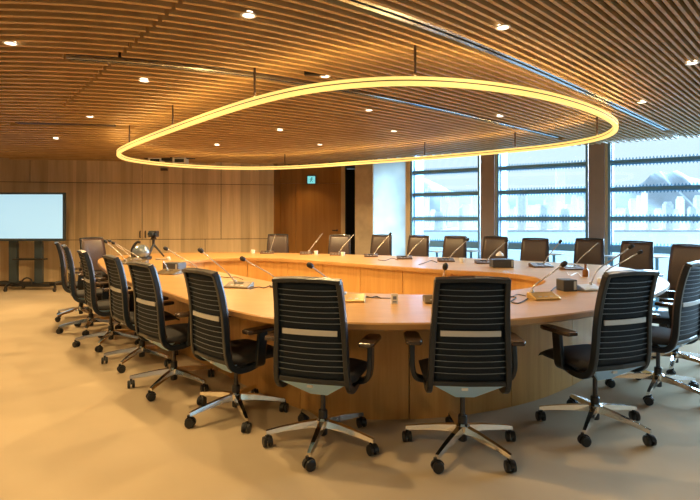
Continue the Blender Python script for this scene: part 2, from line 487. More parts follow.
while x < 762:
    if not (478 < x < 497 or 586 < x < 609):
        w = rnd.uniform(3.5,8); t = rnd.choice([rnd.uniform(196,210), rnd.uniform(188,202), rnd.uniform(204,216)])
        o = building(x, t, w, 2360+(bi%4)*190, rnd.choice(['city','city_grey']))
        tag(o, 'pale haze-tinted high-rise block on the far harbour shore, seen through the window glass', 'building', 'skyline blocks across the harbour')
    x += rnd.uniform(4.0, 6.5)
    bi += 1
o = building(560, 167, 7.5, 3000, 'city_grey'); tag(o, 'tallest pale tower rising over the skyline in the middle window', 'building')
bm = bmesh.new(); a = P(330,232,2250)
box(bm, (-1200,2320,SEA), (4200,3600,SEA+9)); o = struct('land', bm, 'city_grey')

# ------------------------------------------------------------------ pendant lamp
ring_px = [(118,153.5),(123,148),(150,136.5),(200,118),(250,101.5),(300,89.5),(350,82.8),(400,80),(450,81.5),(500,86.5),(550,95.5),(590,107.5),(610,117.5),(616.5,125),(610,133),(590,139.5),(550,146),(500,151),(450,155.5),(400,159.5),(350,163),(300,166.5),(250,168),(200,166.5),(160,163.5),(128,159)]
lp = [Vector(((px-CX)/F*(F*(ZL-H)/(HY-py)), F*(ZL-H)/(HY-py), ZL)) for px, py in ring_px]
lp = smooth_loop(catmull(lp, 10, True), 14)
lamp = thing('pendant_lamp', 'long glowing yellow loop lamp hung on thin rods over the table', 'lamp', lp[0])
off = -lp[0]
def band(z0, z1, w, name, m):
    bm = bmesh.new(); sweep(bm, [p+off+Vector((0,0,(z0+z1)/2)) for p in lp], w, z1-z0, None, True)
    return obj(name, bm, m, lamp)
band(-.034,-.010,.042,'lower_light_band','lamp'); band(-.002,.020,.042,'upper_light_band','lamp')
band(-.010,-.002,.038,'core','rod'); band(.0202,.0208,.026,'added_up_glow','ceiling_fill')  # last band: unseen glowing strip added on top to brighten the ceiling
for px, ya in ((417,42),(255,72),(175,108),(129,127),(283,152),(422,135),(515,126),(596,113)):
    Y = F*(ZC-H)/(HY-ya); q = Vector(((px-CX)/F*Y, Y, ZL))
    q = min(lp, key=lambda p: abs((p.x/p.y)-(q.x/q.y))*8+abs(p.y-q.y)*.35)
    bm = bmesh.new(); tube(bm, [q+off+Vector((0,0,.03)), q+off+Vector((0,0,ZC-ZL+.05))], .009, 8)
    obj('suspension_rod', bm, 'rod', lamp)

# ------------------------------------------------------------------ ceiling fittings
def down(px, py, label):
    p = G(px, py, ZC)
    t = thing('downlight', label, 'ceiling light', p, 0, 'recessed downlights')
    bm = bmesh.new(); lathe(bm, [(.032,.004),(.033,-.005),(.045,-.004),(.045,.0),(.033,.004)], (0,0,0), 20, None, 0, False); obj('trim_ring', bm, 'white', t)
    bm = bmesh.new(); lathe(bm, [(.0315,-.003),(.0315,.012)], (0,0,0), 20); obj('diffuser', bm, 'down_disc', t)
    return p
DL = [(10.5,43,'round downlight nearest the top left corner of the ceiling'),
 (248.5,15,'round downlight high in the near part of the ceiling, left of the lamp rods'),
 (144,80.5,'round downlight on the left ceiling beside the long dark slot'),
 (90,116.5,'round downlight in front of the short slot near the timber wall'),
 (56,138.5,'small far downlight over the television side of the ceiling'),
 (325,76,'round downlight with a dark sensor beside it, just outside the lamp loop'),
 (226,109,'round downlight just inside the near edge of the lamp loop'),
 (369,110,'round downlight inside the lamp loop next to the far bright strip'),
 (280,130,'round downlight in the middle of the lamp loop'),
 (217,145,'round downlight inside the lamp loop towards its left tip'),
 (320,144.5,'round downlight inside the lamp loop near the far rod'),
 (394,131,'far round downlight inside the loop, behind the bright strip'),
 (500,116,'round downlight inside the right end of the lamp loop'),
 (503,27,'round downlight above the near bright strip'),
 (642,102,'round downlight to the right of the lamp loop tip'),
 (692,63,'round downlight nearest the right edge of the ceiling')]
dpos = [down(*a) for a in DL]
def lin(K, x0, x1, label, w=.05, mats='metal_strip'):
    Dd = 550*(ZC-H)/K
    pts = [p for p in slat_curve(Dd, x0, x1, 40, 0)]
    base = pts[0].copy(); base.z = ZC
    t = thing('linear_diffuser', label, 'air diffuser', base)
    for k in (-1, 1):
        bm = bmesh.new(); q = []
        for i, p in enumerate(pts):
            d = (pts[min(i+1,40)]-pts[max(i-1,0)]).normalized()
            q.append(p-Vector((base.x,base.y,0))+Vector((d.y,-d.x,0))*k*w*.55+Vector((0,0,.018)))
        sweep(bm, q, w*.62, .02); obj('rail', bm, mats, t)
    bm = bmesh.new(); sweep(bm, [p-Vector((base.x,base.y,0))+Vector((0,0,.045)) for p in pts], w*2.0, .02); obj('slot', bm, 'black', t)
lin(278, 335, 667, 'long bright metal slot diffuser running past the right end of the lamp loop')
lin(160.5, 68, 556, 'long slot diffuser crossing above the lamp loop, dark at its left end')
lin(60.5, 68, 116, 'short dark slot diffuser where the ceiling meets the timber wall', .05, 'rod')
lin(95, 17, 115, 'short dark slot diffuser over the television side of the ceiling', .05, 'rod')
# ceiling cassette and detector by the timber wall
c = G(167,158.6,ZC)
t = thing('ceiling_projector', 'dark ceiling unit with two white framed openings by the timber wall', 'projector', c)
bm = bmesh.new(); box(bm, (-.42,-.06,-.005), (.52,.06,.02)); box(bm, (-.07,-.10,-.045), (.10,.10,0)); obj('housing', bm, 'black_matte', t)
for x in (-.20,.26):
    bm = bmesh.new()
    for a, b in (((-.12,-.10,-.10),(-.095,.10,.01)),((.095,-.10,-.10),(.12,.10,.01)),((-.095,-.10,-.10),(.095,-.085,-.08)),((-.095,-.10,-.015),(.095,-.085,.002))):
        box(bm, (a[0]+x,a[1],a[2]), (b[0]+x,b[1],b[2]))
    obj('white_frame', bm, 'white', t)
    bm = bmesh.new(); box(bm, (x-.09,-.08,-.09), (x+.09,.09,.0)); obj('opening', bm, 'lcd', t)
cw = B0+BD*bpos(164.5)
bm = bmesh.new(); box(bm, (-.07,-.06,-.025), (.07,0,.025)); o = obj('wall_sensor', bm, 'brown_case', bev=.008)
o.location = cw+Vector((0,0,2.30)); o.rotation_euler.z = math.atan2(BD.y,BD.x); tag(o, 'small brown sensor high on the timber wall under the ceiling unit', 'sensor')
# smoke sensor beside a downlight
bm = bmesh.new(); box(bm, (-.10,-.025,-.004), (.07,.025,.03)); o = obj('ceiling_sensor', bm, 'black'); o.location = G(317,75,ZC)
tag(o, 'small dark ceiling sensor plate beside a downlight outside the loop', 'sensor')
# exit sign
c = P(311.5,180,RY-.01)
t = thing('exit_sign', 'small lit teal exit sign high on the dark timber recess', 'sign', c)
bm = bmesh.new(); box(bm, (-.105,-.05,-.10), (.105,0,.10)); obj('sign_box', bm, 'black', t)
bm = bmesh.new(); box(bm, (-.088,-.056,-.085), (.088,-.049,.085)); obj('sign_face', bm, 'exit', t)
bm = bmesh.new()                                              # running figure
def quad(pts):
    vs = [bm.verts.new((x,-.058,z)) for x, z in pts]; bm.faces.new(vs)
bmesh.ops.create_circle(bm, cap_ends=True, radius=.014, segments=12, matrix=Matrix.Translation((.012,-.058,.045))@Matrix.Rotation(PI/2,4,'X'))
quad([(-.012,.03),(.012,.03),(.006,-.015),(-.016,-.012)]); quad([(.006,-.015),(.034,-.035),(.028,-.042),(-.004,-.02)])
quad([(-.016,-.012),(-.004,-.02),(-.022,-.055),(-.034,-.05)]); quad([(.012,.03),(.034,.008),(.028,.002),(.008,.018)]); quad([(-.012,.03),(-.034,.012),(-.028,.006),(-.01,.02)])
obj('running_figure', bm, 'exit_mark', t)

# ------------------------------------------------------------------ conference table
outer_px = [(95.6,260.4),(111,274),(132,282.5),(163.6,290.5),(189,299.6),(231,310),(273,318),(345,322.8),(428,323),(510,319.5),(592,311),(644,298),(670,285),(666,279.6),(649,272.5),(620,266.5),(580,263.6),(540,261.5),(480,258.4),(400,255.8),(310,253.4),(240,252.2),(180,252.6),(140,254.0),(108,256.6)]
inner_px = [(179,262.5),(205,259),(240,257.6),(285,258.6),(330,261.5),(385,265.5),(440,269.5),(490,272),(520,274.5),(542,279),(545,282.5),(530,287.5),(490,292.5),(440,294.5),(390,294),(339,291.2),(300,286),(268,281),(240,275.5),(215,271),(190,266.5)]
ol = smooth_loop(catmull([G(x,y,ZT) for x, y in outer_px], 10, True), 25)
il = smooth_loop(catmull([G(x,y,ZT) for x, y in inner_px], 10, True), 12)
TC = Vector((-.1,5.1,ZT)); NA = 240
def cast(loop, a):
    d = Vector((math.cos(a),math.sin(a),0)); best = None
    for i in range(len(loop)):
        p, q = loop[i-1]-TC, loop[i]-TC
        e = q-p; den = d.x*e.y-d.y*e.x
        if abs(den) < 1e-9: continue
        t = (p.x*e.y-p.y*e.x)/den; u = (p.x*d.y-p.y*d.x)/den
        if t > 0 and -1e-6 <= u <= 1+1e-6 and (best is None or t > best): best = t
    return TC+d*best
def uniform(loop, n):
    L = [0]
    for i in range(len(loop)): L.append(L[-1]+(loop[(i+1)%len(loop)]-loop[i]).length)
    out = []; j = 0
    for k in range(n):
        s = L[-1]*k/n
        while L[j+1] < s: j += 1
        f = (s-L[j])/max(1e-9,(L[j+1]-L[j])); out.append(loop[j].lerp(loop[(j+1)%len(loop)], f))
    return out
oc = [cast(ol, 2*PI*k/NA) for k in range(NA)]; ic = [cast(il, 2*PI*k/NA) for k in range(NA)]
table = thing('conference_table', 'huge ring-shaped light wood conference table with an open middle', 'table', (TC.x,TC.y,0))
toff = -Vector((TC.x,TC.y,0))
bm = bmesh.new(); TH = .045
loops = []
prof = [(ic,0,-TH),(ic,0,-.006),(ic,.006,0),(oc,-.008,0),(oc,0,-.008),(oc,0,-TH+.008),(oc,-.012,-TH)]
for src, ins, dz in prof:
    row = []
    for p in src:
        d = (p-TC); d.z = 0; d.normalize()
        row.append(bm.verts.new(p+toff+d*ins+Vector((0,0,dz))))
    loops.append(row)
for a, b in zip(loops, loops[1:]+[loops[0]]):
    for k in range(NA): bm.faces.new((a[k],a[(k+1)%NA],b[(k+1)%NA],b[k]))
obj('tabletop', bm, 'table_wood', table)
def inset(loop, dist):
    n = len(loop); out = []
    for i, p in enumerate(loop):
        t = (loop[(i+1)%n]-loop[i-1]).normalized(); nn = Vector((-t.y,t.x,0))
        if nn.dot(TC-p) < 0 and dist > 0 or nn.dot(TC-p) > 0 and dist < 0: nn = -nn
        out.append(p+nn*abs(dist))
    return out
def curved_panel(name, loop, segs, per, z1, inward):
    bm = bmesh.new(); N = segs*per; q = uniform(loop, N)
    th = .03 if inward else -.03
    ql = inset(q, th)
    for s in range(segs):
        idx = [(s*per+k) % N for k in range(per+1)]
        A = [q[i] for i in idx]; Bk = [ql[i] for i in idx]
        # shadow gap of 7 mm at each end
        for L_ in (A, Bk):
            L_[0] = L_[0]+(L_[1]-L_[0]).normalized()*.0035; L_[-1] = L_[-1]+(L_[-2]-L_[-1]).normalized()*.0035
        rows = []
        for L_, z in ((A,0.0),(A,z1),(Bk,z1),(Bk,0.0)): rows.append([bm.verts.new((p.x+toff.x,p.y+toff.y,z)) for p in L_])
        for a, b in zip(rows, rows[1:]+[rows[0]]):
            for k in range(per): bm.faces.new((a[k],a[k+1],b[k+1],b[k]))
        for e in (0, per): bm.faces.new([r[e] for r in rows])
    qb = inset(q, th*1.2); qc = inset(q, th*1.6)
    rows = [[bm.verts.new((p.x+toff.x,p.y+toff.y,z)) for p in L_] for L_, z in ((qb,0.0),(qb,z1),(qc,z1),(qc,0.0))]
    for a, b in zip(rows, rows[1:]+[rows[0]]):
        for k in range(N): bm.faces.new((a[k],a[(k+1)%N],b[(k+1)%N],b[k])).material_index = 1
    return obj(name, bm, ['panel_wood','gap'], table)
op = smooth_loop(inset(uniform(ol,200), .45), 6)
curved_panel('outer_panel', op, 22, 10, ZT-TH-.0005, True)
ip = inset(uniform(il,200), -.05)
curved_panel('inner_panel', ip, 18, 10, ZT-TH-.0005, False)

# ------------------------------------------------------------------ chairs
def make_chair():
    t = thing('office_chair', '-', 'chair')
    prof = [(.04,.412),(-.04,.392),(-.12,.395),(-.170,.430),(-.192,.49),(-.200,.58),(-.204,.68),(-.213,.78),(-.230,.88),(-.252,.965),(-.264,1.0)]
    cp = catmull([Vector((0,y,z)) for y, z in prof], 3)
    def half(z): return .205-.026*max(0,(z-.45)/.55)
    def py(z):
        for a, b in zip(cp, cp[1:]):
            if a.z <= z <= b.z and a.y < -.15: return a.y+(b.y-a.y)*(z-a.z)/(b.z-a.z)
        return -.264
    bm = bmesh.new()
    for s in (-1,1):
        sweep(bm, [(s*half(p.z),p.y,p.z) for p in cp], [.030]*len(cp), .040, (1,0,0))
    hb = half(1.0)
    sweep(bm, [(-hb-.012,-.268,1.003),(-hb*.5,-.276,1.010),(0,-.279,1.012),(hb*.5,-.276,1.010),(hb+.012,-.268,1.003)], .045, .022, (0,1,.25))
    hb = half(.45)
    sweep(bm, [(-hb,-.178,.452),(0,-.192,.452),(hb,-.178,.452)], .035, .03, (0,1,0))
    obj('back_frame', bm, 'frame_black', t, bev=.006)
    def sheet(bm, z0, z1, y_off, th, sag, ins=.0, n=14, m=8):
        g = []
        for l in (0,1):
            row = []
            for i in range(n+1):
                z = z0+(z1-z0)*i/n; h = half(z)-.012-ins
                row.append([bm.verts.new((h*(2*j/m-1), py(z)+y_off+l*th-sag*(1-(2*j/m-1)**2), z)) for j in range(m+1)])
            g.append(row)
        for l in (0,1):
            for i in range(n):
                for j in range(m): bm.faces.new((g[l][i][j],g[l][i][j+1],g[l][i+1][j+1],g[l][i+1][j]))
        for i in range(n):
            for j in (0,m): bm.faces.new((g[0][i][j],g[0][i+1][j],g[1][i+1][j],g[1][i][j]))
        for j in range(m):
            for i in (0,n): bm.faces.new((g[0][i][j],g[0][i][j+1],g[1][i][j+1],g[1][i][j]))
    bm = bmesh.new(); sheet(bm, .46, .995, -.004, .008, .012); obj('back_mesh', bm, 'mesh_black', t, smooth=True)
    bm = bmesh.new(); sheet(bm, .47, 1.000, .010, .022, .010, -.012); obj('back_cushion', bm, 'leather', t, smooth=True)
    bm = bmesh.new()
    for z in [.955,.925,.895,.865,.835,.805,.775]+[.672,.640,.608,.576,.544,.512]:
        h = half(z)-.014
        sweep(bm, [(h*u, py(z)-.010-.012*(1-u*u), z-.004*(1-u*u)) for u in (-1,-.6,-.2,.2,.6,1)], .0036, .003, (0,1,0))
    obj('back_wires', bm, 'wire', t)
    bm = bmesh.new(); z = .722; h = half(z)-.035
    sweep(bm, [(h*u, py(z)-.016-.012*(1-u*u), z) for u in (-1,-.6,-.2,.2,.6,1)], .008, .030, (0,1,0)); obj('lumbar_band', bm, 'silver_band', t, bev=.002)
    # seat
    bm = bmesh.new(); nx, ny = 10, 12; top = []; bot = []
    for j in range(ny+1):
        v = j/ny; y = -.165+.435*v
        w = .232*(1-.10*(2*v-1)**4) - (.02 if v < .1 else 0)
        zt = .478+.010*math.sin(v*PI)-.045*max(0,(v-.8)/.2)**2
        top.append([bm.verts.new((w*(2*i/nx-1), y, zt-.020*abs(2*i/nx-1)**4)) for i in range(nx+1)])
        bot.append([bm.verts.new((w*.96*(2*i/nx-1), y*.98, .430)) for i in range(nx+1)])
    for g in (top, bot):
        for j in range(ny):
            for i in range(nx): bm.faces.new((g[j][i],g[j][i+1],g[j+1][i+1],g[j+1][i]))
    for j in range(ny):
        for i in (0,nx): bm.faces.new((top[j][i],top[j+1][i],bot[j+1][i],bot[j][i]))
    for i in range(nx):
        for j in (0,ny): bm.faces.new((top[j][i],top[j][i+1],bot[j][i+1],bot[j][i]))
    obj('seat', bm, 'seat_fabric', t, smooth=True)
    bm = bmesh.new()
    a = [(-.185,-.190,.438),(.185,-.190,.438),(.05,-.07,.335),(-.05,-.07,.335)]
    b = [(-.175,-.165,.4295),(.175,-.165,.4295),(.06,.05,.4295),(-.06,.05,.4295)]
    va = [bm.verts.new(p) for p in a]; vb = [bm.verts.new(p) for p in b]
    bm.faces.new(va); bm.faces.new(vb)
    for k in range(4): bm.faces.new((va[k],va[(k+1)%4],vb[(k+1)%4],vb[k]))
    sh = obj('rear_shield', bm, 'shield', t)
    bm = bmesh.new(); box(bm, (-.035,-.172,.405), (-.003,-.150,.420)); obj('adjustment_tag', bm, 'white', sh)
    bm = bmesh.new(); box(bm, (-.075,-.06,.345), (.075,.12,.430)); obj('tilt_housing', bm, 'black', t, bev=.012)
    # arms
    for s in (-1,1):
        bm = bmesh.new()
        pts = catmull([Vector((s*.10,.03,.405)),Vector((s*.20,.02,.405)),Vector((s*.262,.005,.425)),Vector((s*.283,-.005,.48)),Vector((s*.285,.0,.55)),Vector((s*.283,.01,.632))], 4)
        sweep(bm, pts, [.066]*len(pts), [.028]*len(pts), (0,1,0))
        ar = obj('armrest', bm, 'frame_black', t, bev=.006)
        bm = bmesh.new()
        out = [(-.034,-.13),(.034,-.13),(.046,-.10),(.046,.08),(.032,.12),(-.032,.12),(-.046,.08),(-.046,-.10)]
        prism(bm, [(s*.280+x, .01+y) for x, y in out], .630, .655)
        obj('arm_pad', bm, 'arm_pad', ar, bev=.008)
    bm = bmesh.new(); lathe(bm, [(.014,.15),(.014,.36)], (0,0,0), 14)
    obj('gas_lift', bm, 'dark_steel', t, smooth=False)
    # base
    base = obj('star_base', bmesh.new(), 'chrome', t)
    bm = bmesh.new()
    lathe(bm, [(.030,.098),(.040,.105),(.040,.140),(.030,.150)], (0,0,0), 18)
    for k in range(5):
        mt = rotz(2*PI*k/5)
        def q(r, z0, z1, w0, w1): return [mt@Vector(p) for p in ((-w0,r,z0),(w0,r,z0),(w1,r,z1),(-w1,r,z1))]
        rings = [q(.025,.100,.140,.022,.016), q(.12,.098,.130,.020,.014), q(.24,.085,.110,.016,.011), q(.325,.072,.092,.013,.009)]
        vr = [[bm.verts.new(p) for p in r_] for r_ in rings]
        for a, b in zip(vr, vr[1:]):
            for i in range(4): bm.faces.new((a[i],a[(i+1)%4],b[(i+1)%4],b[i]))
        bm.faces.new(vr[0]); bm.faces.new(vr[-1])
    bmesh.ops.recalc_face_normals(bm, faces=bm.faces[:]); bm.to_mesh(base.data); bm.free()
    bm = bmesh.new(); lathe(bm, [(.022,.050),(.026,.055),(.026,.19),(.022,.195)], (0,0,0), 16); obj('column_sleeve', bm, 'black', base)
    bm = bmesh.new()
    for s in (-1,1):
        lathe(bm, [(.020,0),(.029,.003),(.030,.010),(.029,.018),(.020,.021)], (0,0,0), 18, Matrix.Translation((s*.0165-.0105,0,.030))@Matrix.Rotation(PI/2,4,'Y'))
    tube(bm, [(0,.012,.04),(0,.012,.075)], .009, 8)
    pts = [(0,.033*math.cos(a_),.030+.033*math.sin(a_)) for a_ in [PI*(.05+.9*k/8) for k in range(9)]]
    sweep(bm, pts, .012, .006, (1,0,0))
    cs = bm
    first = None
    for k in range(5):
        if first is None: first = o = obj('caster', cs, 'black', base)
        else: o = first.copy(); C.objects.link(o); o.parent = base
        a_ = 2*PI*k/5
        o.location = (-.318*math.sin(a_), .318*math.cos(a_), 0); o.rotation_euler.z = a_+(.5,1.9,-.8,2.6,1.2)[k]
    return t
CH = make_chair(); used = [False]
def place(x, y, head, label, group, brot=0.0, dz=0.0, slim=False):
    """head: degrees clockwise from straight away from the camera"""
    o = CH if not used[0] else copy_tree(CH); used[0] = True
    o.location = (x, y, 0); o.rotation_euler = (0,0,-math.radians(head))
    o['label'] = label; o['group'] = group
    for ch in o.children:
        if ch.name.split('.')[0] == 'star_base': ch.rotation_euler.z = math.radians(brot)
        elif dz: ch.location.z += dz
        if slim and ch.name.split('.')[0] == 'armrest': ch.location.x -= .03*(1 if ch.data.vertices[0].co.x > 0 else -1)
    return o
NEAR, FAR = 'chairs along the near side of the table', 'chairs along the window side of the table'
def fl(px, py): p = G(px, py, 0); return p.x, p.y
place(*fl(462.5,449), 2, 'black mesh-back chair seen squarely from behind, right of the white card', NEAR, 2, -.018)
place(*fl(323,443), 16, 'black mesh-back chair seen from behind, left of the white card', NEAR, 42, -.012)
place(*fl(236,414), 44, 'second black chair left of the white card, pale blue shield under its seat', NEAR, 32, -.018)
place(*fl(174,386), 44, 'black mesh-back chair fifth along from the television end', NEAR, 70, -.022)
place(*fl(142,362), 50, 'black mesh-back chair fourth along from the television end', NEAR, 78, -.022)
place(*fl(111,344), 54, 'black mesh-back chair third along from the television end', NEAR, 24, -.02)
place(*fl(91,330), 58, 'black mesh-back chair second along from the television end', NEAR, 40)
place(*fl(81,317.5), 62, 'black chair nearest the television, its back in profile', NEAR, 0)
place(*fl(595,427), -19, 'black chair behind the silver microphone base, near the right end of the table', NEAR, -19)
place(*fl(658,393), -36, 'black chair at the rounded right end of the table', NEAR, 30)
place(*fl(675,368), -60, 'black chair mostly hidden behind the one at the rounded table end', NEAR, 10)
def far(px, Y, head, label, dz=0.0, brot=0):
    place((px-CX)/F*Y, Y, head, label, FAR, brot, dz, True)
far(101, 7.95, 122, 'chair at the far left tip of the table, its plain front towards the room')
far(276.5, 9.25, 178, 'brown-fronted chair furthest left on the far side, before the timber wall', .01)
far(338, 8.95, 186, 'brown-fronted chair below the dark passage beside the stone pier', .01)
far(377, 8.95, 204, 'brown-fronted chair in front of the stone pier', .01)
far(413, 8.58, 212, 'brown-fronted chair in front of the pale frosted pane', .01)
far(450, 8.15, 212, 'brown-fronted chair before the middle of the first window', .015)
far(490.5, 7.76, 214, 'brown-fronted chair before the left brown column', .02)
far(531, 7.32, 214, 'brown-fronted chair before the middle window', .01)
far(586, 7.25, 216, 'brown-fronted chair before the right brown column', .01)
far(631, 6.6, 226, 'brown-fronted chair before the left part of the third window', .0)
far(678, 5.75, 240, 'chair at the far right end of the table, nearest the window side', .0)

# ------------------------------------------------------------------ microphones and things on the table
def mic(bx, by, hx, hy, dY, label, case='bronze', w=.20, head=True, rz=0.0, mid=None, lcd=True, sx=0.0):
    b = G(bx, by, ZT)
    t = thing('desk_microphone', label, 'microphone', b, rz, 'conference microphones')
    bm = bmesh.new(); d = w*.62
    prof = [(-d/2,0),(d/2,0),(d/2,.042),(d/2-.02,.048),(-d/2,.014)]
    va = [bm.verts.new((-w/2,y,z)) for y, z in prof]; vb = [bm.verts.new((w/2,y,z)) for y, z in prof]
    bm.faces.new(va); bm.faces.new(vb)
    for k in range(5): bm.faces.new((va[k],va[(k+1)%5],vb[(k+1)%5],vb[k]))
    obj('mic_base', bm, case, t, bev=.006)
    sl = math.atan2(.034, d-.02)
    if lcd:
        bm = bmesh.new(); box(bm, (-.045,-.018,-.002), (.035,.018,.003), 0, Matrix.Translation((.0,.012,.035))@Matrix.Rotation(sl,4,'X')); obj('display', bm, 'lcd', t)
    bm = bmesh.new()
    for k in range(3): box(bm, (-.06+k*.045,-.012,-.002), (-.035+k*.045,.0,.005), 0, Matrix.Translation((0,-.025,.0215))@Matrix.Rotation(sl,4,'X'))
    obj('button_row', bm, 'silver_case', t)
    hp = P(hx, hy, b.y+dY); L = rotz(-rz)@(hp-b)
    s0 = Vector((sx+(.06*w/.2 if L.x > 0 else -.06*w/.2)*.8, d*.25, .040))
    if mid: m1 = rotz(-rz)@(P(mid[0],mid[1],b.y+dY*mid[2])-b)
    else: m1 = s0.lerp(L, .25)+Vector((0,0,.018))
    pts = catmull([s0, m1, m1.lerp(L,.55), L], 6)
    bm = bmesh.new(); tube(bm, pts, [.0058]*(len(pts)-3)+[.005]*3, 8); tube(bm, [s0-Vector((0,0,.005)), s0+Vector((0,0,.022))], .012, 10)
    obj('gooseneck', bm, 'neck', t, smooth=True)
    if head:
        dr_ = (pts[-1]-pts[-3]).normalized(); bm = bmesh.new()
        rot = dr_.to_track_quat('Z','Y').to_matrix().to_4x4()
        lathe(bm, [(.006,-.012),(.015,-.008),(.019,.006),(.019,.024),(.013,.036),(.004,.040)], (0,0,0), 12, Matrix.Translation(L)@rot)
        obj('foam_head', bm, 'black_matte', t, smooth=True)
    return t
mic(126,264,106.5,242.3,-.05,'microphone beside the television end, its head furthest left of three', 'bronze', .2, rz=-.5)
mic(131,260.5,110.5,241.5,.0,'microphone behind the chrome dome, its head middle of the left three', 'bronze', .18, rz=-.5)
mic(141,263,114.5,243.5,.0,'microphone by the chrome dome, its head rightmost of the left three', 'bronze', .18, rz=-.5)
mic(169,274,163,261,.0,'microphone in front of the dark box on the left of the table, short neck', 'bronze', .24, rz=-.35, head=False)
mic(203,276,167,249.3,-.1,'microphone half hidden behind the third chair, thin long neck leaning left', 'bronze', .2, rz=-.4)
mic(239,287.5,202,251.5,-.05,'bronze-based microphone between two near chairs, long neck leaning left', 'bronze', .22, rz=-.25)
mic(283,287,244,259.5,-.1,'microphone behind the near left chair, its neck leaning left', 'bronze', .2, rz=-.2)
mic(351,301,311.5,266.5,-.1,'gold-based microphone right beside the dark cable slot, neck behind the chair', 'gold', .20, rz=-.1)
mic(438,302.5,445,268,-.12,'microphone hidden behind the squarely seen near chair, head just above it', 'bronze', .2, sx=-.03)
mic(543.5,299,562.5,265,.0,'gold-based microphone at the right inner curve of the table, neck leaning right', 'gold', .20, rz=.22, mid=(534,286,0), sx=-.12)
mic(589,290.5,629.5,247.5,.0,'silver-based microphone behind a near right chair, neck leaning far right', 'silver_case', .17, rz=.30, mid=(598,270,0))
mic(609,283,638.5,253,.0,'microphone hidden by the near right chair, lower of two parallel necks', 'silver_case', .17, rz=.3, mid=(606,271,0))
mic(541,267,559.5,242.3,.05,'far microphone in front of the middle window, neck leaning right', 'brown_case', .25, rz=.1)
mic(572,269.5,598,242.5,.05,'far microphone by the amber bottle, neck crossing a brown chair', 'brown_case', .24, rz=.15, head=False)
mic(484,263.5,506,241.5,.05,'far microphone beside the grey box, neck before the left brown column', 'brown_case', .22)
mic(446,261.5,467,240.2,.05,'far microphone before the first window, neck leaning right', 'brown_case', .22)
mic(404.5,259,424,237.8,.05,'far microphone before the pale frosted pane', 'brown_case', .22, head=False)
mic(371,256.8,389.7,234.6,.05,'far microphone before the stone pier, dark tip at its neck', 'brown_case', .21)
mic(336,255.3,354,234.4,.05,'far microphone before the dark passage', 'brown_case', .20, head=False)
mic(306,254.4,322.5,233.6,.05,'far microphone beside the white cup, before the timber recess', 'brown_case', .20, head=False)
mic(267,253.6,275.4,234.4,.05,'far microphone furthest left, upright before the brown chair', 'brown_case', .22, head=False)

def simple(name, bm, m, loc, label, cat, rz=0, group=None, bev=0.0):
    o = obj(name, bm, m, bev=bev); o.location = loc; o.rotation_euler.z = rz; return tag(o, label, cat, group)
# white card
c = G(394.5,303.8,ZT)
t = thing('place_card', 'small white standing card with a blue-grey mark on the near table', 'card', c, .1)
bm = bmesh.new(); box(bm, (-.022,-.004,0), (.022,.010,.068)); obj('card', bm, 'white', t)
bm = bmesh.new(); box(bm, (-.012,-.0055,.030), (.012,-.0035,.052)); box(bm, (-.014,-.0055,.010), (.014,-.0035,.018)); obj('printed_mark', bm, 'card_mark', t)
# cable slot
a, b = G(362,297.5,ZT), G(391,298.5,ZT)
bm = bmesh.new(); box(bm, (0,-.012,0), ((b-a).length,.012,.003)); simple('cable_slot', bm, 'gap', a, 'dark narrow cable slot in the near tabletop beside the white card', 'cable slot', math.atan2(b.y-a.y,b.x-a.x))
def blackbox(name, px0, px1, pyt, pyb, label, dep=.12, rz=0.0):
    a, b = G(px0,pyb,ZT), G(px1,pyb,ZT); w = (b-a).length; h = (pyb-pyt)/F*a.y
    t = thing(name, label, 'box', (a+b)/2+Vector((0,dep/2,0)), rz)
    bm = bmesh.new(); box(bm, (-w/2,-dep/2,0), (w/2,dep/2,h)); obj('case', bm, 'grey_box', t, bev=.006)
    bm = bmesh.new(); box(bm, (w/2-.03,-dep/2-.002,.012), (w/2-.008,-dep/2+.001,h-.012)); obj('edge_plate', bm, 'silver_case', t)
    return t
blackbox('tissue_box', 163,181,263.0,271,'dark box behind a bronze microphone on the left of the table', .16, -.3)
tb = blackbox('tissue_box', 493,514,259.5,267.8,'dark grey box on the far table before the left brown column', .16)
blackbox('tissue_box', 562.5,577,280,291.5,'dark grey box beside the silver microphone base', .12, .1)
bm = bmesh.new(); lathe(bm, [(.05,0),(.045,.02),(.012,.05),(.006,.055)], (0,0,0), 10)
simple('tissue', bm, 'white', tb.location+Vector((-.02,0,.137)), 'white tissue sticking out of the dark grey far box', 'tissue')
bm = bmesh.new(); lathe(bm, [(.028,0),(.030,.01),(.030,.065),(.012,.085),(.011,.11),(.013,.112),(.013,.125)], (0,0,0), 14)
simple('bottle', bm, 'amber_glass', G(585.5,276.5,ZT), 'small amber bottle on the right of the table', 'bottle')
for px, py, lab in ((253,253.3,'small white cup on the far table in front of the timber wall'),(316,254.4,'white cup beside a far microphone before the recess'),(462,262.3,'pale cup on the far table before the first window'),(343,255.8,'white cup next to the microphone before the dark passage')):
    bm = bmesh.new(); lathe(bm, [(.026,0),(.034,.055),(.034,.060),(.029,.060),(.024,.01),(.001,.008)], (0,0,0), 16)
    simple('cup', bm, 'white', G(px,py,ZT), lab, 'cup', 0, 'white cups')
